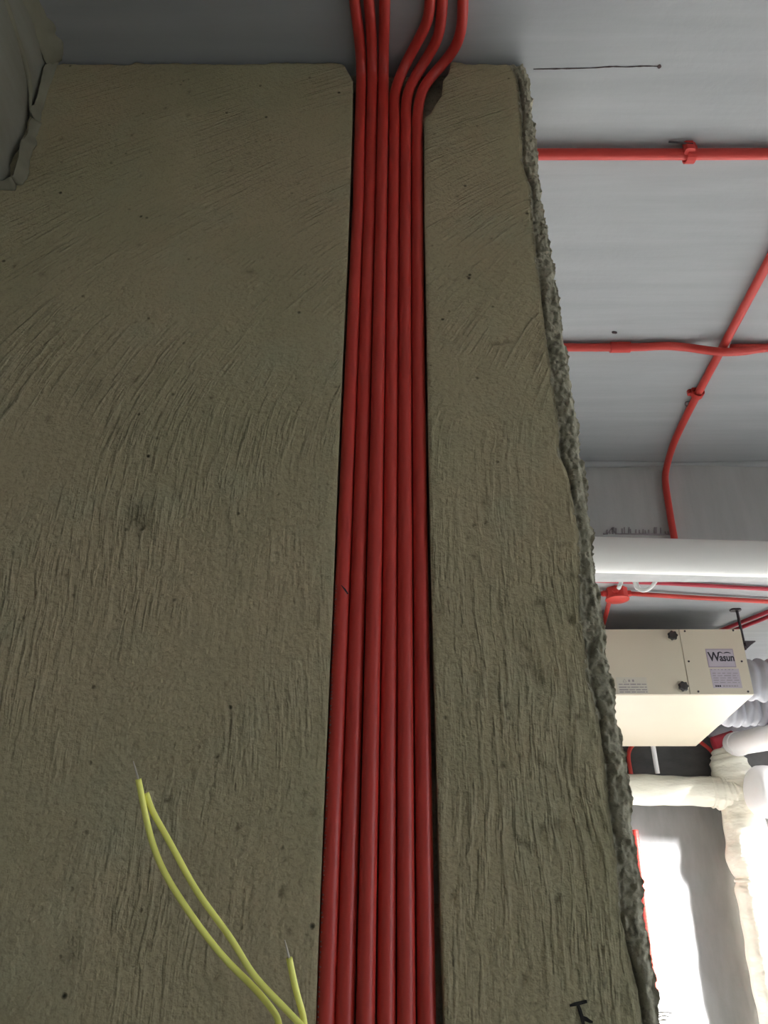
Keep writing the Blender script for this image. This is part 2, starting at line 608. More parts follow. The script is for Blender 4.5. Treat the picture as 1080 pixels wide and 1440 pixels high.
def relief(x, z):
    """depth of the render face behind the plane y = WY (positive = deeper)"""
    h = 0.0022 * fbm(x * 9, z * 6, 2, 3) + 0.0009 * fbm(x * 45, z * 32, 9, 3)
    lift = np.maximum(z - 1.98, 0)
    p = x - 1.5 * lift ** 2 - 0.02 * fbm(x * 5, z * 5, 31, 2)
    st = np.maximum(vnoise(p * 100, z * 21, 21) - 0.55, 0) + 0.6 * np.maximum(vnoise(p * 150 + 9, z * 30, 41) - 0.55, 0)
    mk = np.clip((fbm(x * 6, z * 6, 55, 2) + 0.35) * 1.6, 0.12, 1)
    return h - 0.0013 * st * mk


def patch(name, xa, xb, nx, zs, depth_fn, mat, parent=None, left_back=None, right_back=None, top_jit=0.0):
    """a sheet of render between the curves xa(z) and xb(z), with returned edges"""
    u = np.linspace(0, 1, nx)
    Z, U = np.meshgrid(zs, u, indexing='ij')
    XA = xa(zs)[:, None]; XB = xb(zs)[:, None]
    X = XA + (XB - XA) * U
    if top_jit:
        top = CZ - 0.0045 - top_jit * (0.5 + 0.5 * fbm(X * 40, X * 0 + 3, 77, 3))
        Z = np.minimum(Z, top)
    dep, dirt_shade = depth_fn(X, Z, U)
    Y = WY + dep
    if left_back is not None:
        X = np.concatenate([X[:, :1], X], 1); Z = np.concatenate([Z[:, :1], Z], 1)
        Y = np.concatenate([np.full_like(Y[:, :1], left_back), Y], 1); dirt_shade = np.concatenate([dirt_shade[:, :1], dirt_shade], 1)
    if right_back is not None:
        X = np.concatenate([X, X[:, -1:]], 1); Z = np.concatenate([Z, Z[:, -1:]], 1)
        Y = np.concatenate([Y, np.full_like(Y[:, :1], right_back)], 1); dirt_shade = np.concatenate([dirt_shade, dirt_shade[:, -1:]], 1)
    # returned top edge
    X = np.concatenate([X, X[-1:]], 0); Z = np.concatenate([Z, Z[-1:] + .0], 0)
    Y = np.concatenate([Y, np.maximum(Y[-1:], WY + 0.04)], 0); dirt_shade = np.concatenate([dirt_shade, dirt_shade[-1:]], 0)
    nr, nc = X.shape
    V = np.stack([X, Y, Z], -1).reshape(-1, 3)
    i = np.arange(nr * nc).reshape(nr, nc)
    Fc = np.stack([i[:-1, :-1], i[:-1, 1:], i[1:, 1:], i[1:, :-1]], -1).reshape(-1, 4)
    o = mesh_obj(name, V.tolist(), Fc.tolist(), mat, parent, True)
    a = o.data.attributes.new('dirt_shade', 'FLOAT', 'POINT')
    a.data.foreach_set('value', dirt_shade.reshape(-1).astype(np.float32))
    o.data.set_sharp_from_angle(angle=R(50))
    return o


ZS = np.concatenate([[0.0, 0.6, 1.1], np.arange(Z_LOW, CZ - 0.012, 0.0031), np.linspace(CZ - 0.011, CZ - 0.002, 6)])
XLEFT = -0.80


def edge_round(d, r, depth):
    t = np.clip(1 - d / r, 0, 1)
    return depth * t * t


def f_left(X, Z, U):
    d, g = spots_at(X, Z)
    e = groove_l(Z) - X
    h = relief(X, Z) + d + edge_round(e, 0.0025, 0.0012)
    h += edge_round(CZ - 0.004 - Z, 0.010, 0.006) * (0.6 + fbm(X * 60, Z * 60, 4, 2))
    crack_shade = np.exp(-((CZ - 0.006 - Z) / 0.004) ** 2) * (0.5 + 0.5 * fbm(X * 14, X * 0, 8, 3))  # shade in the gap under the ceiling, painted as a dark line
    return h, np.maximum(g, np.clip(crack_shade, 0, 1) * 0.7)


def f_right(X, Z, U):
    d, g = spots_at(X, Z)
    e = X - groove_r(Z)
    e2 = strip_in(Z) - X
    h = relief(X, Z) + d + edge_round(e, 0.0025, 0.0015)
    h += edge_round(e2 + 0.004 * fbm(X * 90, Z * 90, 6, 3), 0.004, 0.005)
    h += edge_round(CZ - 0.004 - Z, 0.014, 0.008) * (0.6 + fbm(X * 60, Z * 60, 4, 2))
    rough = np.clip(1 - e2 / 0.09, 0, 1) * np.clip((2.2 - Z) / 0.5, 0.25, 1)
    h += 0.0022 * rough * fbm(X * 130, Z * 110, 12, 3)
    ck = np.exp(-(e2 / 0.0035) ** 2) * (0.55 + 0.45 * fbm(X * 3, Z * 26, 15, 2))
    return h, np.maximum(g, np.clip(ck, 0, 1))


def f_strip(X, Z, U):
    wdt = strip_out(Z) - strip_in(Z)
    e = strip_out(Z) - X
    h = 0.0045 + 0.0030 * fbm(X * 55, Z * 40, 19, 4) + 0.0042 * fbm(X * 210, Z * 190, 23, 2)
    h += edge_round(e, 0.006, 0.004)
    ein = X - strip_in(Z)
    h += 0.007 * np.exp(-((ein - 0.003 - 0.004 * fbm(X * 2, Z * 42, 28, 3)) / 0.003) ** 2) * np.clip(0.6 + 0.9 * fbm(X * 3, Z * 9, 29, 2), 0.1, 1)
    d, g = spots_at(X, Z)
    dk = np.exp(-((ein - 0.003 - 0.004 * fbm(X * 2, Z * 42, 28, 3)) / 0.0026) ** 2) * np.clip(0.55 + 0.9 * fbm(X * 3, Z * 9, 29, 2), 0.05, 1)
    return h + d, np.maximum(g, np.clip(dk, 0, 1) * .8)


wall_front = MB()
# core of the wall behind the render, with the chase cut into it
gl, gr = float(groove_l(np.array([2.0]))) + 0.0, float(groove_r(np.array([2.0])))
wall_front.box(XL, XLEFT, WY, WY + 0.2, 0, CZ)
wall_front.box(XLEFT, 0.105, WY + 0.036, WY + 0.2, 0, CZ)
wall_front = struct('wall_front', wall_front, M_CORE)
patch('plaster_coat', lambda z: np.full_like(z, XLEFT), groove_l, 230, ZS, f_left, M_RENDER, wall_front, right_back=WY + 0.05, top_jit=0.004)
patch('plaster_coat', groove_r, lambda z: strip_in(z) + 0.001, 62, ZS, f_right, M_RENDER, wall_front, left_back=WY + 0.05, top_jit=0.004)
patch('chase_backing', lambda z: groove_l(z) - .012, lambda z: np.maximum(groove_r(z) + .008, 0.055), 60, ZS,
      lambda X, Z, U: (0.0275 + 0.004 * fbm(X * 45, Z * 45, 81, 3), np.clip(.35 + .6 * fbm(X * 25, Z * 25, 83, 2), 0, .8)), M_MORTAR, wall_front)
strip_wob = lambda z: strip_out(z) + 0.0022 + 0.0045 * fbm(z * 45, z * 0 + 2, 61, 4) + 0.0022 * fbm(z * 240, z * 0, 62, 2)
ZS2 = np.concatenate([[0.0, 0.6, 1.1], np.arange(Z_LOW, CZ - 0.010, 0.0017), np.linspace(CZ - 0.009, CZ - 0.002, 4)])
patch('corner_mortar', lambda z: strip_in(z) - 0.002, strip_wob, 34, ZS2, f_strip, M_MORTAR, wall_front, right_back=WY + 0.2, top_jit=0.004)


# handwritten mark on the wall, low on the right
def wall_pt(px, py, lift=0.0):
    p = on_y(px, py, WY)
    e = float(relief(np.array([p.x]), np.array([p.z]))[0])
    return Vector((p.x, WY + e - lift, p.z))


mk = MB()
for st, wd in (([(801, 1414), (808, 1412), (817, 1410), (825, 1408)], [.0016, .0026, .0026, .0022]),
               ([(812, 1411), (815, 1420), (818, 1430), (820, 1441), (822, 1452)], [.0022, .003, .003, .0026, .0026]),
               ([(819, 1431), (824, 1433), (829, 1436), (833, 1437)], [.003, .0034, .0026, .0014]),
               ([(820, 1445), (826, 1442)], [.002, .001])):
    pts = [wall_pt(a, b) for a, b in st]
    ymin = min(p.y for p in pts)
    mk.ribbon([Vector((p.x, p.y + 0.001, p.z)) for p in pts], wd, (0, -1, 0), 0.0022)
mk.build('handwritten_mark', M_MARK, wall_front)

# left beam, coming out over the camera, and its pale mortar fillets
LX = on_y(75, 85, WY).x
bz = on_y(8, 263, WY).z


def beam_left():
    ys = np.linspace(WY + 0.01, -0.6, 90)
    zs = np.linspace(CZ, bz, 26)
    Yg, Zg = np.meshgrid(ys, zs, indexing='ij')
    ex = 0.005 * fbm(Yg * 7, Zg * 7, 71, 3) + 0.010 * np.exp(-((WY - Yg) / 0.02) ** 2) * fbm(Yg * 60, Zg * 35, 73, 3)
    flare = 0.016 * np.clip((CZ - Zg) / 0.28, 0, 1) * np.exp(-((WY - Yg) / 0.05) ** 2)
    X = LX + ex - flare * 1.0
    Zo = Zg + 0.006 * fbm(Yg * 20, Zg * 0, 75, 2) * (Zg <= bz + 1e-6)
    V = np.stack([X, Yg, Zo], -1).reshape(-1, 3).tolist()
    nr, nc = X.shape
    f = []
    for a in range(nr - 1):
        for b in range(nc - 1):
            i = a * nc + b
            f.append((i, i + 1, i + nc + 1, i + nc))
    base = len(V)
    for a in range(nr):                                # underside and far side
        j = a * nc + nc - 1
        V.append([LX - 0.30, V[j][1], V[j][2]])
        V.append([LX - 0.30, V[j][1], CZ])
    for a in range(nr - 1):
        i = a * nc + nc - 1
        f.append((i, base + 2 * a, base + 2 * a + 2, i + nc))
        f.append((base + 2 * a, base + 2 * a + 1, base + 2 * a + 3, base + 2 * a + 2))
    return V, f


V, f = beam_left()
bl = mesh_obj('trim_1', V, f, M_BEAM_L, None, True)
tag(bl, kind='structure')
rest = MB().box(LX - 0.30, LX, YB, -0.6, bz, CZ)
rest.build('beam_body', M_BEAM_L, bl)
def ridge(mb, pts, r, seed):
    pts = resample(spline(pts, 8), .004)
    k = np.arange(len(pts))
    rs = r * (1 + .45 * fbm(k * .09, k * 0, seed, 3) + .25 * fbm(k * .3, k * 0, seed + 5, 2))
    env = np.clip(np.minimum(k, len(pts) - 1 - k) / 6.0, .15, 1)
    mb.tube(pts, list(rs * env), 10)


def cove(mb, pts, da, db, wa, wb, seed, bulge=.35):
    """smear of mortar in an inside corner: runs along pts, reaching out along da and db by ragged widths"""
    pts = resample(spline(pts, 8), .004)
    da, db = Vector(da), Vector(db)
    k = np.arange(len(pts))
    na = 1 + .55 * fbm(k * .07, k * 0, seed, 3) + .3 * fbm(k * .35, k * 0, seed + 3, 2)
    nb = 1 + .55 * fbm(k * .06, k * 0, seed + 7, 3) + .3 * fbm(k * .31, k * 0, seed + 9, 2)
    v, f = [], []
    for i, p in enumerate(pts):
        A, B = da * wa * max(.1, na[i]), db * wb * max(.1, nb[i])
        t_ = .0015
        v += [p + A, p + A + db * t_, p + A * bulge + B * bulge, p + B + da * t_, p + B, p - (da + db) * .002]
    for i in range(len(pts) - 1):
        for q in range(6):
            f.append((6 * i + q, 6 * i + (q + 1) % 6, 6 * i + 6 + (q + 1) % 6, 6 * i + 6 + q))
    f += [tuple(range(5, -1, -1)), tuple(6 * (len(pts) - 1) + q for q in range(6))]
    mb.add(v, f)


fl = MB()
cove(fl, [Vector((LX, y, CZ)) for y in (WY - .001, .70, .60, .45, .2, -.2)], (1, 0, 0), (0, 0, -1), .020, .026, 3)
cove(fl, [Vector((LX + .002, WY, z)) for z in (CZ - .002, 2.70, 2.65, 2.60)], (1, 0, 0), (0, -1, 0), .006, .016, 5)
cove(fl, [Vector((LX + .000, WY, z)) for z in (2.60, 2.57, 2.54, 2.50, bz + .004)], (1, 0, 0), (0, -1, 0), .010, .012, 15, .5)
cove(fl, [Vector((x, WY, bz)) for x in (LX + .002, LX - .04, LX - .12)], (0, 0, -1), (0, -1, 0), .005, .012, 25)
fl.build('mortar_fillet', M_FILLET, bl, smooth=True)
fr = MB()
ridge(fr, [Vector((LX - .001, y, z)) for y, z in ((WY - .012, 2.60), (.74, 2.645), (.66, 2.672), (.55, 2.69), (.40, 2.70))], .006, 33)
fr.build('mortar_smear', M_FILLET, bl, smooth=True)

# far beam across the room
b0 = on_y(900, 792, BY).z
BB = BY + 0.15
fb = MB()
fb.box(XL, XR, BY, BB, b0, CZ)
beam_far = struct('trim_2', fb, M_BEAM)
# a row of short mortar scratches low on its face, and the ragged skim along its top
sc_ = MB()
rr = random.Random(4)
for i in range(24):
    px = 846 + i * 4.1 + rr.uniform(-1.2, 1.2)
    if rr.random() < .2:
        continue
    hgt = rr.uniform(5, 10) * (1 if 3 < i < 22 else .6)
    y0 = 752 + 0.008 * (px - 846) - 1
    a = on_y(px, y0, BY); b = on_y(px + rr.uniform(-.8, .8), y0 - hgt, BY)
    sc_.ribbon([a, b], rr.uniform(.0022, .004), (0, -1, 0), 0.003)
a = [on_y(x, 751 + .01 * (x - 850) - (8 if 859 < x < 866 else 0), BY) for x in range(848, 945, 6)]
sc_.ribbon(a, 0.004, (0, -1, 0), 0.003)
tag(sc_.build('mortar_scratches', M_INK_SOFT, beam_far), kind='stuff')
sk = MB()
pts = [Vector((x, BY - 0.004, CZ - 0.004)) for x in np.linspace(XL + .01, XR - .01, 60)]
sk.tube(pts, [0.009 + 0.004 * math.sin(i * 1.3) for i in range(60)], 8)
sk.build('skim_fillet', M_CEIL, beam_far, smooth=True)

# snapped ink line on the ceiling
il = MB()
pts = [on_z(px, py, CZ) for px, py in ((750, 97), (790, 96.5), (830, 95.5), (862, 93.5), (880, 94), (905, 92.8), (927, 93.2))]
il.ribbon(spline(pts, 5), [0.0008 + 0.0014 * abs(math.sin(i * 1.9)) * abs(math.sin(i * .33)) for i in range(31)], (0, 0, -1), 0.0008)
p = on_z(927, 93, CZ)
il.cbox(p - Vector((0, 0, 0.001)), .006, .006, .002, None, .002)
il.build('ink_line', M_LINE, ceiling)
sp_ = MB()
for px, py in ((864, 467),):
    p = on_z(px, py, CZ)
    sp_.cbox(p - Vector((0, 0, .001)), .014, .006, .003, Matrix.Rotation(.2, 3, 'Z'), .003)
sp_.build('ceiling_chip', M_LINE, ceiling)

# ------------------------------------------------------------------ six conduits in the chase
RC = 0.0083
GY = WY + 0.0115          # centre line in the chase
GZ = CZ - 0.0105          # centre line under the ceiling
CHASE_ROWS = [(170, (498, 515, 530, 546.7, 563, 578.5, 595)), (280, (496, 512.5, 528, 545, 561.5, 577.5, 594.5)),
              (480, (486.5, 504.5, 523, 542, 560, 579, 597)),
              (700, (475.5, 497, 517.5, 539, 558.8, 580, 600)), (1000, (464.5, 486.5, 511, 536, 557.5, 582, 606)),
              (1100, (458, 480.5, 506, 532.5, 557.5, 583, 608)), (1440, (445, 471, 498, 529, 557, 586, 614))]
HEADS = [[(496, -60), (498, 0), (503, 33), (507, 73), (508.5, 110), (507, 140)],
         [(516, -60), (518.5, 0), (521.5, 30), (523, 67), (524, 110), (523, 140)],
         [(541, -60), (541, 0), (540.7, 33), (539.5, 67), (539.5, 110), (539, 140)],
         [(606, -60), (605, 0), (601.5, 30), (586.5, 60), (570, 90), (557, 123), (554, 145)],
         [(624, -60), (622.5, 0), (620, 30), (615, 57), (597, 87), (578.5, 117), (571, 143)],
         [(651, -60), (651, 0), (650, 33), (643, 63), (623, 90), (602, 113), (590, 137)]]
ORD = ['leftmost', 'second from left', 'third from left', 'fourth from left', 'fifth from left', 'rightmost']
CLAB = ['leftmost red conduit in the wall chase, with faint printing on its left flank',
        'second red conduit from the left in the wall chase',
        'third red conduit from the left in the wall chase, brightest of the six',
        'fourth red conduit from the left in the chase, first to swerve right at ceiling',
        'fifth red conduit from the left in the chase, middle one swerving right at ceiling',
        'rightmost red conduit in the chase, beside its dark right edge, swerving widest at ceiling']
CHASE = []
for i in range(6):
    path = []
    for px, py in HEADS[i]:
        a = on_z(px, py, GZ)
        b = on_y(px, py, GY)
        path.append(a if a.y < b.y else b)
    path = [Vector((path[0].x, -1.2, GZ))] + path
    for py, xs in CHASE_ROWS:
        path.append(on_y((xs[i] + xs[i + 1]) / 2, py, GY - (0, 0, .0035, 0, .0008, 0)[i]))
    last = path[-1]; prev = path[-2]
    sl = (last.x - prev.x) / (last.z - prev.z)
    path.append(Vector((last.x + sl * (1.0 - last.z), GY, 1.0)))
    path.append(Vector((path[-1].x, GY, 0.0)))
    head = spline(path[1:9], 10)
    head = smooth_path(resample(head, 0.006), 36)
    body = smooth_path(resample(spline(path[8:-1], 6), 0.02), 120)
    head[-1] = body[0]
    full = [path[0]] + head + body[1:] + [path[-1]]
    o = MB().tube(full, RC, 20).build('conduit', M_RED, smooth=True)
    tag(o, CLAB[i], 'conduit', 'red conduits in the wall chase')
    CHASE.append((o, full))


def on_tube(full, z, ang):
    """point on the surface of an upright tube at height z; ang from the front (-y) towards -x"""
    for a, b in zip(full, full[1:]):
        if (a.z - z) * (b.z - z) <= 0 and abs(a.z - b.z) > 1e-6 and z < 2.6:
            c = a.lerp(b, (z - a.z) / (b.z - a.z))
            n = Vector((-math.sin(ang), -math.cos(ang), 0))
            return c + n * RC, n
    raise ValueError(z)


pm = MB()
rr = random.Random(9)
z = 1.86
while z > 1.45:
    z -= rr.choice((.0034, .0038, .0044, .0075))
    p, n = on_tube(CHASE[0][1], z, 0.80 + rr.uniform(-.08, .08))
    q, _ = on_tube(CHASE[0][1], z, 0.80 + rr.uniform(.15, .35))
    pm.ribbon([p, q], rr.uniform(.0008, .0016), n, 0.0003)
tag(pm.build('printed_marking', M_INK_SOFT, CHASE[0][0]), kind='stuff')
sm = MB()
zz = on_y(487, 833, GY).z
a_, n_ = on_tube(CHASE[0][1], zz + .005, 0.1)
b_, _ = on_tube(CHASE[0][1], zz, -.45)
c_, _ = on_tube(CHASE[0][1], zz - .004, -.9)
sm.ribbon([a_, b_, c_], [.0006, .002, .0016], n_, 0.0008)
sm.build('scratch', M_INK, CHASE[0][0])

# ------------------------------------------------------------------ conduits on the ceiling
RD = 0.0100


def ceil_path(pix, z=CZ - 0.013):
    return [on_z(px, py, z) for px, py in pix]


def clip(parent, p, axis, mat=M_RED_DULL, r=RD, z=CZ):
    """saddle clip: base block against the ceiling and two arms round the tube"""
    axis = Vector(axis).normalized()
    side = axis.cross(Vector((0, 0, 1))).normalized()
    rot = Matrix((axis, side, Vector((0, 0, 1)))).transposed()
    mb = MB()
    mb.cbox(Vector((p.x, p.y, z - 0.003)) - side * 0.0, 0.016, 0.030, 0.006, rot, .002)
    pts = []
    for k in range(13):
        a = R(-35) - R(k * (250 / 12.0)) + R(70)
        pts.append(p + (side * math.cos(a) + Vector((0, 0, 1)) * math.sin(a)) * (r + .003))
    v, f = [], []
    for q in pts:
        n = (q - p).normalized()
        v += [q - axis * .008, q + axis * .008, q + axis * .008 + n * .003, q - axis * .008 + n * .003]
    for i in range(len(pts) - 1):
        for k in range(4):
            f.append((4 * i + k, 4 * i + (k + 1) % 4, 4 * i + 4 + (k + 1) % 4, 4 * i + 4 + k))
    f += [(3, 2, 1, 0), tuple(4 * (len(pts) - 1) + k for k in range(4))]
    mb.add(v, f)
    return mb.build('clip', mat, parent)


pA = ceil_path([(690, 217), (760, 217), (860, 217), (972, 217), (1080, 216.5), (1180, 216)])
pA = [Vector((0.10, pA[0].y, pA[0].z))] + pA[1:]
pA.append(Vector((3.2, pA[-1].y, pA[-1].z)))
cA = MB().tube(resample(pA, .1), RD, 18).build('conduit', M_RED, smooth=True)
tag(cA, 'straight red conduit held by a clip, nearest on the bright ceiling right of the wall', 'conduit', 'red conduits on the ceiling')
k_ = clip(cA, on_z(970, 217, CZ - .013), (1, 0, 0))
pn = on_z(970, 205, CZ - .012)
MB().cbox(Vector((pn.x, pn.y + .004, CZ - .012)), .018, .014, .020, None, .003).build('screw_lug', M_RED_DULL, k_)
q = on_z(958, 200.5, CZ - .006)
MB().tube([q + Vector((.02, 0, -.004)), q - Vector((.022, 0, -.002))], .0018, 8).build('nail', M_STEEL, k_)

pB = ceil_path([(770, 488.5), (860, 488.5), (900, 488), (935, 486.5), (965, 488.5)]) + \
     [on_z(990, 492, CZ - .024), on_z(1017, 495, CZ - .035), on_z(1045, 494, CZ - .026)] + ceil_path([(1075, 490), (1130, 489)])
pB = [Vector((0.10, pB[0].y, pB[0].z))] + pB + [Vector((3.0, pB[-1].y, pB[-1].z))]
cB = MB().tube(resample(spline(pB, 8), .03), RD, 18).build('conduit', M_RED, smooth=True)
tag(cB, 'red conduit with a coupling that dips under the slanting conduit on the ceiling', 'conduit', 'red conduits on the ceiling')
a, b = on_z(858, 488.5, CZ - .013), on_z(886, 488.3, CZ - .013)
MB().lathe(a, b - a, [(0, RD), (.0005, RD + .0032), ((b - a).length - .0005, RD + .0032), ((b - a).length, RD)], 18).build('coupling', M_RED_DULL, cB, angle=40)

pC = ceil_path([(1150, 237), (1080, 369), (1016, 489), (977, 562), (956, 604)])
yb = BY - 0.014
pC += [on_z(945, 630, CZ - .018)]
pC += [on_y(936.5, 661, yb - .005), on_y(936, 680, yb), on_y(941, 715, yb), on_y(948, 756, yb), on_y(955, 792, yb)]
dC = (pC[0] - pC[1]).normalized()
pC = [pC[0] + dC * 0.9] + pC
pC_s = smooth_path(resample(spline(pC, 8), .012), 4)
cC = MB().tube(pC_s, RD, 18).build('conduit', M_RED, smooth=True)
tag(cC, 'slanting red conduit on the ceiling, bending down the beam behind the white pipe', 'conduit', 'red conduits on the ceiling')
pq = on_z(981, 553, CZ - .013)
dq = on_z(1016, 489, CZ - .013) - pq
k_ = clip(cC, pq, dq)
q = on_z(972, 552, CZ - .006)
MB().cbox(q, .020, .014, .012, None, .003).build('screw_lug', M_RED_DULL, k_)
q = on_z(969, 566, CZ - .006)
ring = [q + Vector((math.cos(t) * .010, math.sin(t) * .012, -.004 * abs(math.sin(t)))) for t in np.linspace(0.4, 5.9, 16)]
MB().tube(ring, .0016, 8).build('wire_loop', M_WIRECLIP, k_, smooth=True)

# junction box beyond the beam with its conduits
jz = CZ - 0.013
jb = on_z(867, 834, CZ - 0.02)
J = thing('junction_box', (jb.x, jb.y, CZ - 0.05), 'round red junction box on the dark ceiling behind the white pipe', 'junction box')
mb = MB()
pts8 = [(math.cos(R(22.5 + 45 * k)), math.sin(R(22.5 + 45 * k))) for k in range(8)]
v = [(jb.x + c * .046, jb.y + s * .046, CZ - .0005) for c, s in pts8] + [(jb.x + c * .046, jb.y + s * .046, CZ - .045) for c, s in pts8]
mb.add(v, [tuple(range(8)), tuple(range(15, 7, -1))] + [(k, 8 + k, 8 + (k + 1) % 8, (k + 1) % 8) for k in range(8)])
mb.build('box_body', M_RED_DULL, J)
MB().lathe((jb.x, jb.y, CZ - .045), (0, 0, -1), [(0, .050), (.006, .051), (.009, .047), (.010, .01)], 28).build('lid', M_RED, J, angle=40)
for ang in (0, 90, 180, 250):
    d = Vector((math.cos(R(ang)), math.sin(R(ang)), 0))
    MB().lathe(Vector((jb.x, jb.y, CZ - .022)) + d * .043, d, [(0, .0135), (.018, .0135), (.019, .011)], 14).build('spigot', M_RED_DULL, J, angle=40)

p0 = Vector((jb.x + .055, jb.y, CZ - .022))
pe = on_z(1080, 846, CZ - .018)
cD = MB().tube(resample([p0, on_z(960, 839.5, CZ - .02), pe, pe + (pe - p0).normalized() * .8], .1), RD, 14).build('conduit', M_RED, smooth=True)
tag(cD, 'red conduit running right from the red junction box behind the white pipe', 'conduit', 'red conduits beyond the beam')
p0 = Vector((jb.x - .055, jb.y, CZ - .022))
cE = MB().tube([p0, p0 - Vector((.5, .02, 0)), p0 - Vector((1.4, .04, 0))], RD, 14).build('conduit', M_RED, smooth=True)
tag(cE, 'short stretch of red conduit between the wall edge and the red junction box', 'conduit', 'red conduits beyond the beam')
d = Vector((math.cos(R(104)), math.sin(R(104)), 0))
p0 = Vector((jb.x, jb.y, CZ - .022)) + d * .055
pe = on_z(847, 884, CZ - .018)
cF = MB().tube([p0, pe, pe + (pe - p0).normalized() * .5], RD, 14).build('conduit', M_RED, smooth=True)
tag(cF, 'red conduit running down-left from the red junction box toward the ventilation unit', 'conduit', 'red conduits beyond the beam')
pz = CZ - .013
pp = ceil_path([(700, 811), (940, 820.5), (1080, 828.5)], pz)
pp.append(pp[-1] + (pp[-1] - pp[-2]).normalized() * .8)
cG = MB().tube(resample(pp, .1), RD * .9, 14).build('conduit', M_WINE, smooth=True)
tag(cG, 'thin red conduit just below the beam edge, above the junction box conduit', 'conduit', 'red conduits beyond the beam')
for (a, b, mat, lab) in (((1017, 885), (1082, 859.5), M_WINE, 'upper of two slanting dark red conduits above the unit, crossing behind its hanger'),
                         ((1036, 885), (1082, 867), M_WINE, 'lower of two slanting dark red conduits above the unit, right of its hanger')):
    A, B = on_z(*a, CZ - .013), on_z(*b, CZ - .013)
    dd = (B - A).normalized()
    o = MB().tube(spline([A - dd * .35, A, B, B + dd * .12, B + dd * .35 - Vector((0, 0, .03)), B + dd * .9 - Vector((0, 0, .03))], 4), RD * .95, 14).build('conduit', mat, smooth=True)
    tag(o, lab, 'conduit', 'slanting conduits above the ventilation unit')

# ------------------------------------------------------------------ white drain pipe in front of the beam
PR = 0.051
py_ = BY - 0.014 - RD - PR - 0.004
a = on_y(835, 780, py_); b = on_y(1080, 786.5, py_)
dd = (b - a).normalized()
wp = thing('drain_pipe', (a.x, a.y, a.z), 'thick white plastic pipe running across in front of the grey beam', 'pipe')
A = a + dd * ((-0.35 - a.x) / dd.x); B = a + dd * ((3.9 - a.x) / dd.x)
MB().tube(resample([A, B], .2), PR, 40).build('pipe_barrel', M_PVC, wp, smooth=True)
hg = MB()
for x in (2.2, 3.6):
    c = a + dd * ((x - a.x) / dd.x)
    MB().tube([c + Vector((0, 0, PR)), Vector((c.x, c.y, CZ))], .004, 8).build('hanger_rod', M_STEEL, wp)
    MB().lathe(c - dd * .012, dd, [(0, PR + .003), (.024, PR + .003)], 30).build('hanger_ring', M_STEEL, wp)

# white cable loop dangling under the pipe, and a short white tail beside it
zy = BB + 0.06
cl = [on_y(890, 806, zy), on_y(894, 820, zy - .01), on_y(898, 828, zy - .02), on_y(906, 830.5, zy - .03), on_y(915, 826, zy - .03), on_y(922, 817, zy - .03), on_y(925, 806, zy - .02), on_y(925, 795, zy - .0)]
o = MB().tube(spline(cl, 6), [.0085 if i < 12 else .006 for i in range(43)], 10).build('cable_loop', M_CABLE, smooth=True)
tag(o, 'white cable loop dangling below the white pipe, right of the red junction box', 'cable')
cl = [on_y(874, 812, zy), on_y(873, 820, zy - .02), on_y(870, 827, zy - .03)]
o = MB().tube(spline(cl, 6), .0065, 10).build('cable_tail', M_CABLE, smooth=True)
tag(o, 'short white cable tail hanging in front of the red junction box', 'cable')

# ------------------------------------------------------------------ ventilation unit
UY = 3.40
TL, TR = on_y(850, 884.5, UY), on_y(1040, 884.5, UY)
BR = on_y(1060, 977.5, UY)
uz0, uz1 = BR.z, TR.z
xr = (BR.x + TR.x) / 2
xl = xr - 0.98
back_r = on_z(979, 1049.5, uz0)
uyb = back_r.y
U = thing('ventilation_unit', ((xl + xr) / 2, UY, uz0), 'cream ventilation unit hung under the ceiling, black knobs and a lilac label on front', 'ventilator')
plan = [(xl, UY), (xr, UY), (back_r.x, uyb), (xl, uyb)]
v = [(x, y, uz0) for x, y in plan] + [(x, y, uz1) for x, y in plan]
case = MB().add(v, [(3, 2, 1, 0), (4, 5, 6, 7), (0, 1, 5, 4), (1, 2, 6, 5), (2, 3, 7, 6), (3, 0, 4, 7)]).build('casing', M_CASE, U)
bv = case.modifiers.new('bevel', 'BEVEL'); bv.width = 0.004; bv.segments = 2
sx = (on_y(955, 886, UY).x + on_y(968, 975, UY).x) / 2
# removable access panel left of the seam, fixed panel right of it
MB().cbox(((xl + sx) / 2, UY - .003, (uz0 + uz1) / 2), sx - xl - .004, .006, uz1 - uz0 - .006).build('access_panel', M_CASE, U)
MB().cbox(((xr + sx) / 2 + .001, UY - .003, (uz0 + uz1) / 2), xr - sx - .003, .006, uz1 - uz0 - .006).build('front_panel', M_CASE, U)
FY = UY - 0.006


def knob(px, py):
    c = on_y(px, py, FY)
    mb = MB()
    n = 42
    prof = [.0205 + .0022 * math.cos(7 * 2 * math.pi * k / n) for k in range(n)]
    rings = [(0.0, .7), (-.004, 1.0), (-.016, 1.0), (-.020, .85)]
    v = []
    for dy, s in rings:
        for k in range(n):
            a = 2 * math.pi * k / n
            v.append((c.x + math.cos(a) * prof[k] * s, FY + dy, c.z + math.sin(a) * prof[k] * s))
    f = [(i * n + k, i * n + (k + 1) % n, (i + 1) * n + (k + 1) % n, (i + 1) * n + k) for i in range(3) for k in range(n)]
    f += [tuple(range(n - 1, -1, -1)), tuple(3 * n + k for k in range(n))]
    mb.add(v, f)
    o = mb.build('knob', M_BLACK, U, angle=35)
    MB().lathe((c.x, FY, c.z), (0, -1, 0), [(0, .027), (.002, .0265), (.0025, .02)], 24).build('knob_washer', M_CASE, o, angle=40)


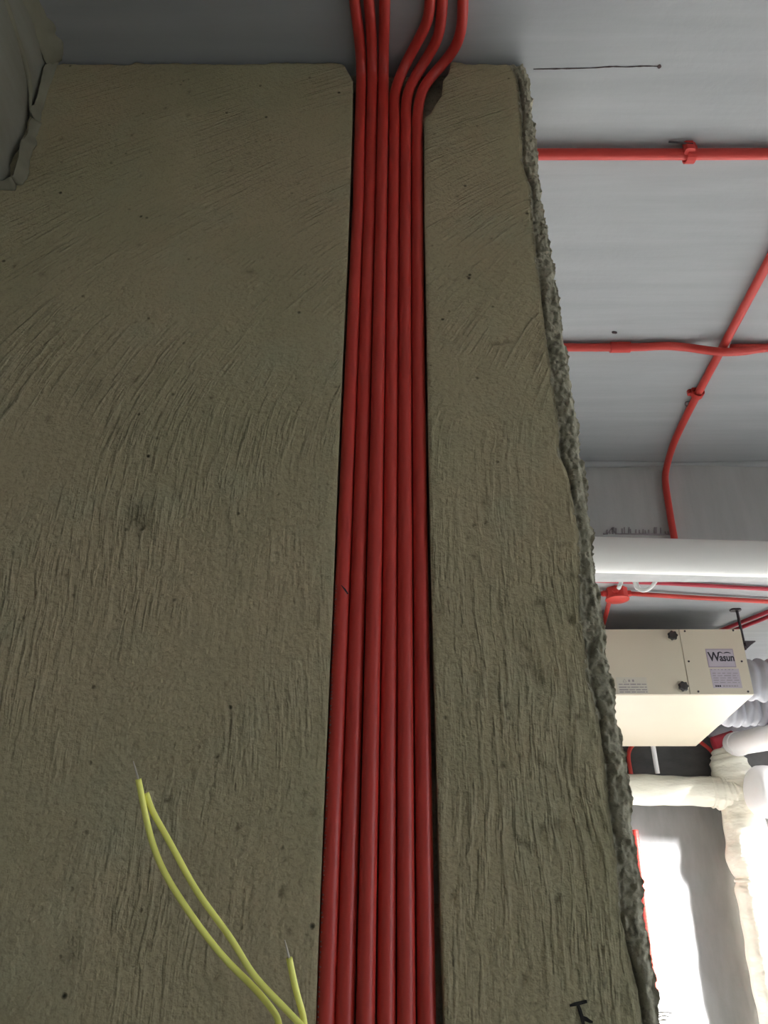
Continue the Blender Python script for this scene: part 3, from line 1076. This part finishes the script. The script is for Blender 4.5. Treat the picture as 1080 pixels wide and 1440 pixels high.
knob(945, 894.5)
knob(960, 966)
for px, py in ((963, 887.5), (1031, 886.5), (968.5, 930), (1043, 930), (982, 972.5), (1052, 972.5)):
    c = on_y(px, py, FY)
    MB().lathe((c.x, FY, c.z), (0, -1, 0), [(0, .0048), (.002, .0045), (.003, .002)], 10).build('screw', M_STEEL, U)


def text_mesh(s, size, origin, mat, parent, name, xs=1.0, bold=0.0, y=FY):
    cu = bpy.data.curves.new(name, 'FONT')
    cu.body = s
    cu.size = size
    cu.extrude = 0.0004
    cu.offset = bold
    t = bpy.data.objects.new(name, cu)
    COL.objects.link(t)
    dg = bpy.context.evaluated_depsgraph_get()
    me = bpy.data.meshes.new_from_object(t.evaluated_get(dg))
    bpy.data.objects.remove(t)
    me.materials.clear(); me.materials.append(mat)
    for vv in me.vertices:
        x_, y_, z_ = vv.co
        vv.co = (origin.x + x_ * xs, y - 0.0006 - z_, origin.z + y_)
    o = bpy.data.objects.new(name, me)
    COL.objects.link(o)
    o.parent = parent
    o.matrix_parent_inverse = parent.matrix_basis.inverted()
    return o


def plate(name, p0, p1, mat, parent, y, t=.0012):
    a, b = on_y(*p0, FY), on_y(*p1, FY)
    return MB().cbox(((a.x + b.x) / 2, y - t / 2, (a.z + b.z) / 2), abs(b.x - a.x), t, abs(b.z - a.z)).build(name, mat, parent), a, b


rim, a, b = plate('brand_label', (991.5, 912.5), (1035.5, 938.5), M_LABEL_RIM, U, FY)
inn, _, _ = plate('label_face', (993, 914), (1034, 937), M_LABEL, rim, FY - .001)
wdt = b.x - a.x
o_ = Vector((a.x + wdt * .055, 0, b.z + (a.z - b.z) * .34))
t1 = text_mesh('W', .058, o_, M_INK, rim, 'lettering', .86, .0012, FY - .002)
t2 = text_mesh('asun', .046, o_ + Vector((.049, 0, 0)), M_INK, rim, 'lettering', 0.80, .0012, FY - .002)
sw = MB()
for cx, wd_, ht_ in ((a.x + wdt * .50, .026, .006), (a.x + wdt * .76, .034, .005)):
    pts = [Vector((cx - wd_ / 2 + wd_ * t, FY - .002, b.z + (a.z - b.z) * .74 + ht_ * 4 * t * (1 - t))) for t in np.linspace(0, 1, 9)]
    sw.ribbon(pts, [.001, .003, .0045, .005, .005, .0045, .004, .003, .001], (0, -1, 0), .0008)
sw.build('leaf_swoosh', M_INK, rim)
lab2, a, b = plate('rating_label', (998, 940.5), (1044, 967.5), M_LABEL, U, FY)
rr = random.Random(12)
tx = MB()


def bars(mb, x0, x1, zc, h, y, wmin, wmax, gap):
    x = x0
    while x < x1:
        ww = min(rr.uniform(wmin, wmax), x1 - x)
        mb.cbox((x + ww / 2, y, zc), ww, .0006, h * rr.uniform(.75, 1.0))
        x += ww + gap


W2, H2 = b.x - a.x, a.z - b.z
bars(tx, a.x + W2 * .03, b.x - W2 * .18, a.z - H2 * .05, .004, FY - .0015, .004, .006, .011)
for k in range(5):
    bars(tx, a.x + W2 * .06, b.x - W2 * .06, a.z - H2 * (.24 + .12 * k), .0035, FY - .0015, .012, .03, .008)
tag(tx.build('faded_print', M_INK_SOFT, lab2), kind='stuff')
tx = MB()
bars(tx, a.x + W2 * .08, a.x + W2 * .28, a.z - H2 * .90, .008, FY - .0015, .006, .010, .002)
tx.build('dark_print', M_INK, lab2)
tx = MB()
bars(tx, a.x + W2 * .34, b.x - W2 * .14, a.z - H2 * .90, .006, FY - .0015, .008, .014, .003)
tx.build('grey_print', M_INK_SOFT, lab2)
lab3, a, b = plate('warning_label', (866, 952.5), (912, 975), M_LABEL2, U, FY)
W2, H2 = b.x - a.x, a.z - b.z
tx = MB()
c = Vector((a.x + W2 * .27, FY - .0018, a.z - H2 * .22))
tx.ribbon([c + Vector((-.008, 0, -.006)), c + Vector((.008, 0, -.006)), c + Vector((0, 0, .008)), c + Vector((-.008, 0, -.006))], .002, (0, -1, 0), .0006)
for k in (.42, .55):
    tx.cbox((a.x + W2 * k, FY - .0016, a.z - H2 * .22), .008, .0006, .010, None)
tx.build('warning_sign', M_INK_SOFT, lab3)
tx = MB()
for k in (.44, .62, .78, .92):
    bars(tx, a.x + W2 * .06, b.x - W2 * .03, a.z - H2 * k, .005, FY - .0015, .012, .04, .004)
tag(tx.build('warning_print', M_INK_SOFT, lab3), kind='stuff')

# hangers
for (hx, hy, vis) in ((xr + .020, UY + .03, 1), (back_r.x + .02, uyb - .06, 0), (xl - .02, UY + .03, 0), (xl - .02, uyb - .06, 0)):
    rod = MB()
    rod.tube([(hx, hy, CZ), (hx, hy, uz1 - .09)], .006, 10)
    for zz in np.arange(uz1 - .085, CZ - .01, .006):
        rod.lathe((hx, hy, zz), (0, 0, 1), [(0, .0062), (.0015, .0075), (.003, .0062)], 10)
    rd = rod.build('hanger_rod', M_STEEL, U)
    s = 1 if hx > (xl + xr) / 2 else -1
    MB().cbox((hx - s * .006, hy, CZ - .004), .048, .036, .008, None, .008).build('ceiling_plate', M_STEEL, rd)
    MB().lathe((hx, hy, uz1 - .075), (0, 0, 1), [(0, .012), (.012, .012)], 6).build('nut', M_STEEL, rd)
    x0 = hx - s * .022
    bk = MB()
    bk.box(min(x0, hx + s * .045), max(x0, hx + s * .045), hy - .02, hy + .02, uz1 - .058, uz1 - .053)
    v = [(hx + s * .0, hy - .018, uz1 - .053), (hx + s * .045, hy - .018, uz1 - .053), (hx + s * .0, hy - .018, uz1 - .09),
         (hx + s * .0, hy - .014, uz1 - .053), (hx + s * .045, hy - .014, uz1 - .053), (hx + s * .0, hy - .014, uz1 - .09)]
    bk.add(v, [(0, 1, 2), (5, 4, 3), (0, 3, 4, 1), (1, 4, 5, 2), (2, 5, 3, 0)])
    bk.build('bracket', M_STEEL, U)


# ------------------------------------------------------------------ flexible ducts from the unit's right side
def flex(name, path, r, label, seedk, pitch=.045):
    pts = resample(spline(path, 12), .006)
    rs = []
    s = 0
    rr = random.Random(seedk)
    ph = [rr.uniform(0, 6) for _ in range(4)]
    for i, p in enumerate(pts):
        if i: s += (p - pts[i - 1]).length
        t = s / pitch + .25 * math.sin(s * 9 + ph[0])
        rs.append(r * (0.88 + .15 * abs(math.sin(math.pi * t)) + .02 * math.sin(s * 31 + ph[1])))
    mb = MB().tube(pts, rs, 36)
    for k, vv in enumerate(mb.v):            # crumple
        n = math.sin(vv.x * 60 + ph[2]) * math.sin(vv.y * 47 + ph[3]) * math.sin(vv.z * 53 + ph[0])
        mb.v[k] = vv + Vector((0, .006 * n, .006 * n))
    return tag(mb.build(name, M_DUCT, smooth=True), label, 'duct', 'flexible ducts beside the ventilation unit')


def side_x(y):
    return xr + (back_r.x - xr) * (y - UY) / (uyb - UY)


y1 = UY + .24
c1 = on_y(1052, 957, y1)
flex('flexible_duct', [Vector((side_x(y1) + .01, y1, c1.z - .0)), Vector((side_x(y1) + .12, y1 - .01, c1.z + .0)), Vector((side_x(y1) + .35, y1 - .03, c1.z - .01)), Vector((side_x(y1) + .75, y1 - .05, c1.z)), Vector((3.9, y1 + .0, c1.z + .02))], .098,
     'grey flexible duct, upper of two beside the right end of the cream unit', 3)
y2 = UY + .80
c2 = on_y(1050, 993, y2)
flex('flexible_duct', [Vector((side_x(y2) + .01, y2, c2.z)), Vector((side_x(y2) + .15, y2, c2.z - .01)), Vector((side_x(y2) + .45, y2 - .02, c2.z)), Vector((side_x(y2) + .9, y2 - .05, c2.z)), Vector((3.9, y2 - .05, c2.z + .02))], .098,
     'grey flexible duct, lower of two beside the right end of the cream unit', 5)

# ------------------------------------------------------------------ wrapped pipes at the far wall
def wrapped(pts, r, seedk, seg=30, step=.02, bulge=()):
    pts = resample([Vector(p) for p in pts], step)
    rr = random.Random(seedk)
    ph = [rr.uniform(0, 6) for _ in range(3)]
    rs, s = [], 0
    for i, p in enumerate(pts):
        if i: s += (p - pts[i - 1]).length
        q = r * (1 + .035 * math.sin(s * 11 + ph[0]) + .02 * math.sin(s * 37 + ph[1]))
        for (zb, am, wd_) in bulge:
            q += am * math.exp(-((p.z - zb) / wd_) ** 2)
        rs.append(q)
    return MB().tube(pts, rs, seg)


HY = 4.98
ha, hb = on_y(884, 1110, HY), on_y(1012, 1114, HY)
W = thing('wrapped_drain_pipe', (hb.x, HY, 0), 'cream wrapped pipe with horizontal branch and upright run at the bright wall', 'pipe')
vx = on_y(1046, 1155, HY).x
vr = 0.122
vz = on_y(1035, 1100, HY).z
wrapped([ha - Vector((1.1, 0, 0)), ha, hb + Vector((.05, 0, 0))], .088, 4).build('branch', M_WRAP, W, smooth=True)
zj = on_y(1046, 1238, HY).z
wrapped([(vx, HY, 0), (vx, HY, vz + .02)], vr, 8, bulge=((zj, -.02, .03), (zj + .12, .012, .06))).build('upright', M_WRAP, W, smooth=True)
jt = spline([Vector((hb.x - .06, HY, hb.z)), Vector((hb.x + .03, HY - .005, hb.z)), Vector((vx - .02, HY - .012, hb.z + .03)), Vector((vx - .03, HY - .01, vz + .12)), Vector((vx - .04, HY - .01, vz + .20))], 8)
tee = MB().tube(jt, [.086 + .03 * math.sin(min(1, i / 16) * math.pi / 2) - (0.045 * max(0, (i - 22) / 10)) + .006 * math.sin(i * 1.9) for i in range(33)], 26)
tee.build('tee_wrapping', M_WRAP, W, smooth=True)
MB().lathe((vx, HY, zj - .012), (0, 0, 1), [(0, vr - .016), (.004, vr - .006), (.018, vr - .006), (.022, vr - .016)], 30).build('tape_band', M_WRAP, W, smooth=True)

# white plastic pipe with a red coupling above the tee
E = thing('white_soil_pipe', (vx, HY, vz + .2), 'white plastic pipe with red coupling entering the top of the cream wrapped pipe', 'pipe')
e0 = on_y(1026, 1080, HY - .01); e1 = on_y(1022, 1052, HY - .01)
MB().tube([e0, e1], .064, 28).build('collar', M_PVC2, E, smooth=True)
f0 = on_y(1004, 1049, HY); f1 = on_y(1034, 1039, HY - .02)
dd = (f1 - f0).normalized()
MB().lathe(f0, dd, [(0, .048), (.004, .054), ((f1 - f0).length - .004, .054), ((f1 - f0).length, .050)], 28).build('red_coupling', M_WINE, E, angle=40)
g0 = on_y(1033, 1047, HY - .08); g1 = on_y(1085, 1036, HY - .75)
dd = (g1 - g0).normalized()
L = (g1 - g0).length
MB().lathe(g0, dd, [(0, .066), (.003, .072), (.10, .072), (.104, .066), (L + .8, .066)], 34).build('pipe_barrel', M_PVC2, E, angle=40)

# big round end of another white pipe at the frame's right edge
q = on_y(1094, 1115, HY - .30)
Q = thing('white_pipe_end', (q.x, q.y, q.z), 'rounded white pipe end at the right edge, beside the cream wrapped tee', 'pipe')
MB().lathe(q + Vector((-.155, .02, .02)), (1, .05, -.1), [(0, .03), (.006, .075), (.022, .115), (.05, .138), (.09, .145), (.9, .145)], 36).build('end_cap', M_PVC2, Q, smooth=True)

# pale smooth pipe seen between the ducts and the red coupling
h0 = on_y(1004, 1036, HY + .12); h1 = on_y(1035, 1028, HY + .05); h2 = on_y(1085, 1020, HY - .05)
o = MB().tube(spline([h0 - Vector((.02, 0, .02)), h0, h1, h2, h2 + (h2 - h1)], 8), .055, 24).build('grey_pipe', M_DUCT, smooth=True)
tag(o, 'pale grey pipe just above the red coupling, below the flexible ducts', 'pipe')

# thin red conduit curving beside the dark patch, left of the collar
wyz = YF - .014
wyb = YF - .07 - .014          # in front of the dark shade band
o = MB().tube(spline([on_y(970, 1034, wyb), on_y(984, 1043, wyb), on_y(998, 1054, wyb), on_y(1006, 1066, wyb), on_y(1011, 1080, wyb), on_y(1015, 1110, wyb)], 8), .012, 12).build('conduit', M_RED, smooth=True)
tag(o, 'thin red conduit curving down the far wall left of the white collar', 'conduit', 'red conduits on the far wall')
o = MB().tube(spline([on_y(897, 1040, wyb), on_y(886, 1053, wyb), on_y(884, 1067, wyb), on_y(887, 1085, wyb), on_y(892, 1120, wyb)], 8), .013, 12).build('conduit', M_RED, smooth=True)
tag(o, 'red conduit curving down below the ventilation unit, against the rough wall edge', 'conduit', 'red conduits on the far wall')
ra, rb = on_y(893, 1167, wyz), on_y(922.5, 1392, wyz)
pts = resample([ra, rb], .006)
o = MB().tube(pts, [.017 + .0022 * (i % 3 == 0) for i in range(len(pts))], 14).build('conduit', M_RED, smooth=True)
tag(o, 'upright red conduit on the bright far wall, peeking past the rough wall edge', 'conduit', 'red conduits on the far wall')
# thin white pipe between the unit and the branch
a, b = on_y(916, 1046, HY - .02), on_y(925, 1090, HY - .02)
o = MB().tube([Vector((a.x + .004, HY - .02, CZ)), Vector((b.x, HY - .02, ha.z + .09))], .0145, 14).build('hanger_pipe', M_PVC2, smooth=True)
tag(o, 'thin white upright pipe standing on the cream wrapped branch below the unit', 'pipe')

# ------------------------------------------------------------------ yellow wires in front of the near wall
def wire(pix, y0, y1, tip, label, anchor):
    n = len(pix)
    pts = [on_y(px, py, y0 + (y1 - y0) * i / (n - 1)) for i, (px, py) in enumerate(pix)]
    pts += [Vector(p) for p in anchor]
    sp = smooth_path(resample(spline(pts, 8), .004), 30)
    o = MB().tube(sp, .0023, 12).build('wire', M_YELLOW, smooth=True)
    tag(o, label, 'wire', 'yellow wires at the wall')
    if tip:
        t0 = pts[0]; t1 = on_y(*tip, y0)
        MB().tube([t0, t0.lerp(t1, .5), t1], [.0008, .0007, .0003], 8).build('bare_end', M_TIP, o)
    return o


def S(*p):
    return [(120 + x / 2.7, 1040 + y / 2.7) for x, y in p]


wire(S((201, 150), (220, 245), (246, 370), (290, 490), (360, 605), (450, 735), (540, 845), (612, 912), (680, 985), (718, 1040), (742, 1090)), .60, .64, S((182, 82))[0],
     'yellow wire with pale bare tip, the left and longest of three before the wall',
     [(-.075, .70, 1.40), (-.06, .80, 1.32)])
wire(S((231, 203), (252, 270), (300, 352), (360, 462), (420, 575), (500, 682), (568, 775), (618, 868), (680, 942), (760, 1022), (818, 1088), (850, 1145)), .607, .63, None,
     'yellow printed wire forming the right side of the long loop before the wall',
     [(-.052, .71, 1.38), (-.045, .80, 1.32)])
wire(S((774, 830), (794, 930), (815, 1010), (836, 1090)), .62, .64, S((757, 760))[0],
     'short yellow wire with bare tip, rightmost, next to the red conduits',
     [(-.058, .71, 1.40), (-.05, .80, 1.32)])

# loose mesh fibres sticking out of the wall edge
fm = MB()
rr = random.Random(2)
for k in range(7):
    a = on_y(922, 1424 + k * 2.2, WY + .03)
    e = on_y(938 + rr.uniform(-4, 14), 1423 + k * 2.4 + rr.uniform(-3, 4), WY + .03)
    m_ = a.lerp(e, .6) + Vector((0, 0, rr.uniform(.001, .003)))
    fm.tube(spline([a - Vector((.01, 0, 0)), a, m_, e], 4), .00035, 5)
tag(fm.build('mesh_fibre', M_FIBRE, wall_front), kind='stuff')
